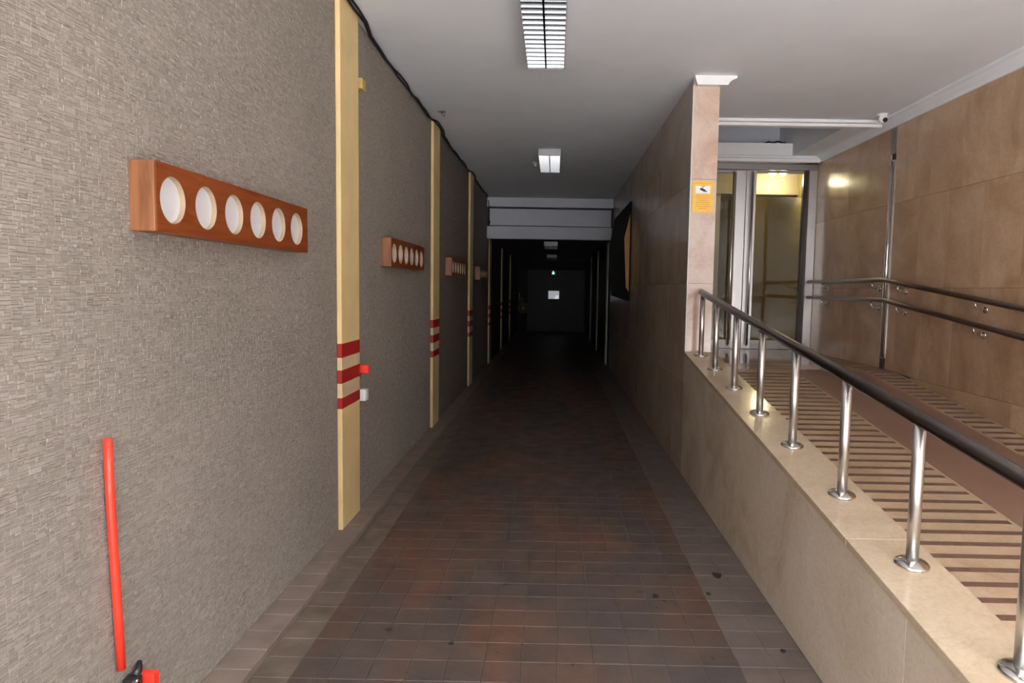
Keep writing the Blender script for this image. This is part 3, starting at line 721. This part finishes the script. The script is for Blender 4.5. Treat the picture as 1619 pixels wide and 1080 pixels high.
# yellow CCTV notice on the pier
YS = YP - 0.001
sg = thing('warning_notice', 'yellow notice with a camera pictogram on the marble pier', 'sign', (1.195, YS, 2.19))
sx0, sx1, sz0, sz1 = 1.113, 1.282, 2.19, 2.447
obj('plate', B(sx0, sx1, YS - 0.006, YS, sz0, sz1, bevel=0.001), 'sign_yellow', sg)
pic = obj('white_field', B(sx0 + 0.025, sx1 - 0.025, YS - 0.0072, YS - 0.0062, 2.345, 2.405), 'sign_white', sg)
def rot_poly(cx_, cz_, w, h, a):
    c, s = math.cos(a), math.sin(a)
    return [(cx_ + x * c - z * s, cz_ + x * s + z * c) for x, z in ((-w / 2, -h / 2), (w / 2, -h / 2), (w / 2, h / 2), (-w / 2, h / 2))]
pm = MB()
pm.poly_prism(rot_poly(1.196, 2.374, 0.046, 0.019, -0.42), 'y', YS - 0.0082, YS - 0.0074)
pm.poly_prism(rot_poly(1.225, 2.361, 0.012, 0.010, -0.42), 'y', YS - 0.0082, YS - 0.0074)
pm.poly_prism(rot_poly(1.196, 2.391, 0.005, 0.022, 0.0), 'y', YS - 0.0082, YS - 0.0074)
pm.poly_prism(rot_poly(1.198, 2.402, 0.034, 0.003, 0.0), 'y', YS - 0.0082, YS - 0.0074)
obj('pictogram', pm, 'sign_black', pic)
def text_part(txt, size, x, z, parent, mat):
    cu = bpy.data.curves.new('lettering', 'FONT'); cu.body = txt; cu.size = size; cu.align_x = 'CENTER'; cu.extrude = 0.0003
    to = bpy.data.objects.new('lettering', cu); COL.objects.link(to)
    me = bpy.data.meshes.new_from_object(to.evaluated_get(bpy.context.evaluated_depsgraph_get()))
    bpy.data.objects.remove(to)
    me.transform(Matrix.Rotation(math.pi / 2, 4, 'X')); me.transform(Matrix.Translation(Vector((x, YS - 0.0066, z)) - ORG[parent]))
    me.materials.clear(); me.materials.append(MATS[mat])
    o = bpy.data.objects.new('lettering', me); COL.objects.link(o); o.parent = parent; return o
text_part('ZONA VIDEOVIGILADA', 0.0145, 1.1975, 2.421, sg, 'sign_ochre')
for k, w in enumerate((0.10, 0.115, 0.09, 0.115, 0.105, 0.115, 0.07)):
    z = 2.325 - k * 0.017
    obj('print_line', B(1.1975 - w / 2, 1.1975 + w / 2, YS - 0.0067, YS - 0.0061, z - 0.0022, z + 0.0022), 'sign_ochre', sg)

# far end: exit lamp, notice, yellow hose
ex = thing('exit_lamp', 'tiny glowing green exit lamp above the far door', 'exit sign', (-0.055, YE - 0.1, 2.03))
obj('case', B(-0.155, 0.045, YE - 0.09, YE - 0.03, 2.03, 2.17, bevel=0.006), 'black_plastic', ex)
obj('running_figure', MB().poly_prism([(-0.1, 2.045), (-0.012, 2.045), (-0.02, 2.09), (-0.04, 2.115), (-0.055, 2.16), (-0.075, 2.15), (-0.078, 2.11), (-0.095, 2.09)], 'y', YE - 0.094, YE - 0.0905), 'exit_green', ex)
ns = thing('end_notice', 'small pale emissive notice panel on the far grey door', 'sign', (-0.03, YE - 0.04, 1.18))
obj('panel', B(-0.22, 0.16, YE - 0.05, YE - 0.0305, 1.18, 1.46, bevel=0.003), 'emissive_panel', ns)  # notice panel and fold are given weak emission
obj('fold', MB().poly_prism([(-0.02, 1.182), (0.14, 1.182), (0.14, 1.32), (0.06, 1.30)], 'y', YE - 0.0515, YE - 0.0501), 'emissive_fold', ns)
hs = thing('hose_reel', 'dim yellow hose reel on the left of the far end wall', 'hose reel', (-1.1, YE - 0.06, 0.62))
obj('reel', MB().lathe([(0.19, 0), (0.2, 0.02), (0.2, 0.09), (0.19, 0.11)], (-1.1, YE - 0.001, 0.84), (0, -1, 0), 24), 'hose_yellow', hs)
obj('hub', MB().lathe([(0.05, 0), (0.05, 0.02), (0.03, 0.03)], (-1.1, YE - 0.111, 0.84), (0, -1, 0), 16), 'dull_steel', hs)
for x, z in ((-1.24, 1.38), (-1.08, 1.27)):
    obj('nozzle', MB().tube([(x, YE - 0.06, z - 0.2), (x, YE - 0.06, z)], [0.022, 0.014], 10), 'white_plastic', hs)
obj('back_plate', B(-1.28, -1.03, YE - 0.03, YE - 0.001, 1.0, 1.2), 'hose_yellow', hs)

# dark gum stains and faint chalk marks on the corridor floor
for x, y, q in ((0.914, 3.635, 0.032), (0.544, 3.36, 0.02), (0.575, 3.305, 0.012), (0.817, 3.402, 0.016), (0.696, 2.782, 0.011), (1.016, 2.853, 0.015), (-0.425, 2.86, 0.014), (-0.499, 3.291, 0.014), (-0.861, 3.644, 0.012)):
    n = 11; pts = [(x + q * random.uniform(0.7, 1.2) * math.cos(6.2832 * k / n), y + 1.25 * q * random.uniform(0.7, 1.2) * math.sin(6.2832 * k / n)) for k in range(n)]
    obj('stain', MB().poly_prism(pts, 'z', -0.0025, 0.0016), 'black_plastic', floor)
ck = MB()
for x0, x1, y in ((0.52, 0.74, 7.34), (0.52, 0.60, 7.05), (0.64, 0.74, 7.07), (0.52, 0.67, 6.63), (0.54, 0.66, 7.2)):
    ck.poly_prism([(x0, y), (x1, y + 0.02), (x1, y + 0.045), (x0, y + 0.025)], 'z', 0.0, 0.0014)
for x in (0.53, 0.73):
    ck.poly_prism([(x, 6.7), (x + 0.006, 6.7), (x + 0.006, 7.3), (x, 7.3)], 'z', 0.0, 0.0014)
obj('chalk_mark', ck, 'dust_white', floor)
# hall lamps
def spot(x, y, z, label, e):
    s = thing('ceiling_spot', label, 'spotlight', (x, y, z - 0.07), 'hall ceiling spots')
    obj('ring', MB().lathe([(0.05, 0), (0.05, 0.012), (0.036, 0.02)], (x, y, z - 0.0005), (0, 0, -1), 20), 'white_plastic', s)
    obj('bulb', MB().sphere((x, y, z - 0.035), 0.03), 'spot_bulb', s)
    li = bpy.data.lights.new('spot_glow', 'POINT'); li.energy = e; li.color = (1.0, 0.86, 0.64); li.shadow_soft_size = 0.045
    lo = bpy.data.objects.new('spot_glow', li); COL.objects.link(lo); lo.parent = s; lo.location = (0, 0, -0.06)
spot(2.856, 9.2, 3.14, 'left glowing warm ceiling spot behind the glass door', 0.95)
spot(2.989, 9.2, 3.14, 'right glowing warm ceiling spot behind the glass door', 0.95)
spot(2.35, 11.5, 3.30, 'added unseen warm spot deep in the hall behind the bulkhead', 2.2)  # unseen lamp, added to brighten the hall behind the bulkhead
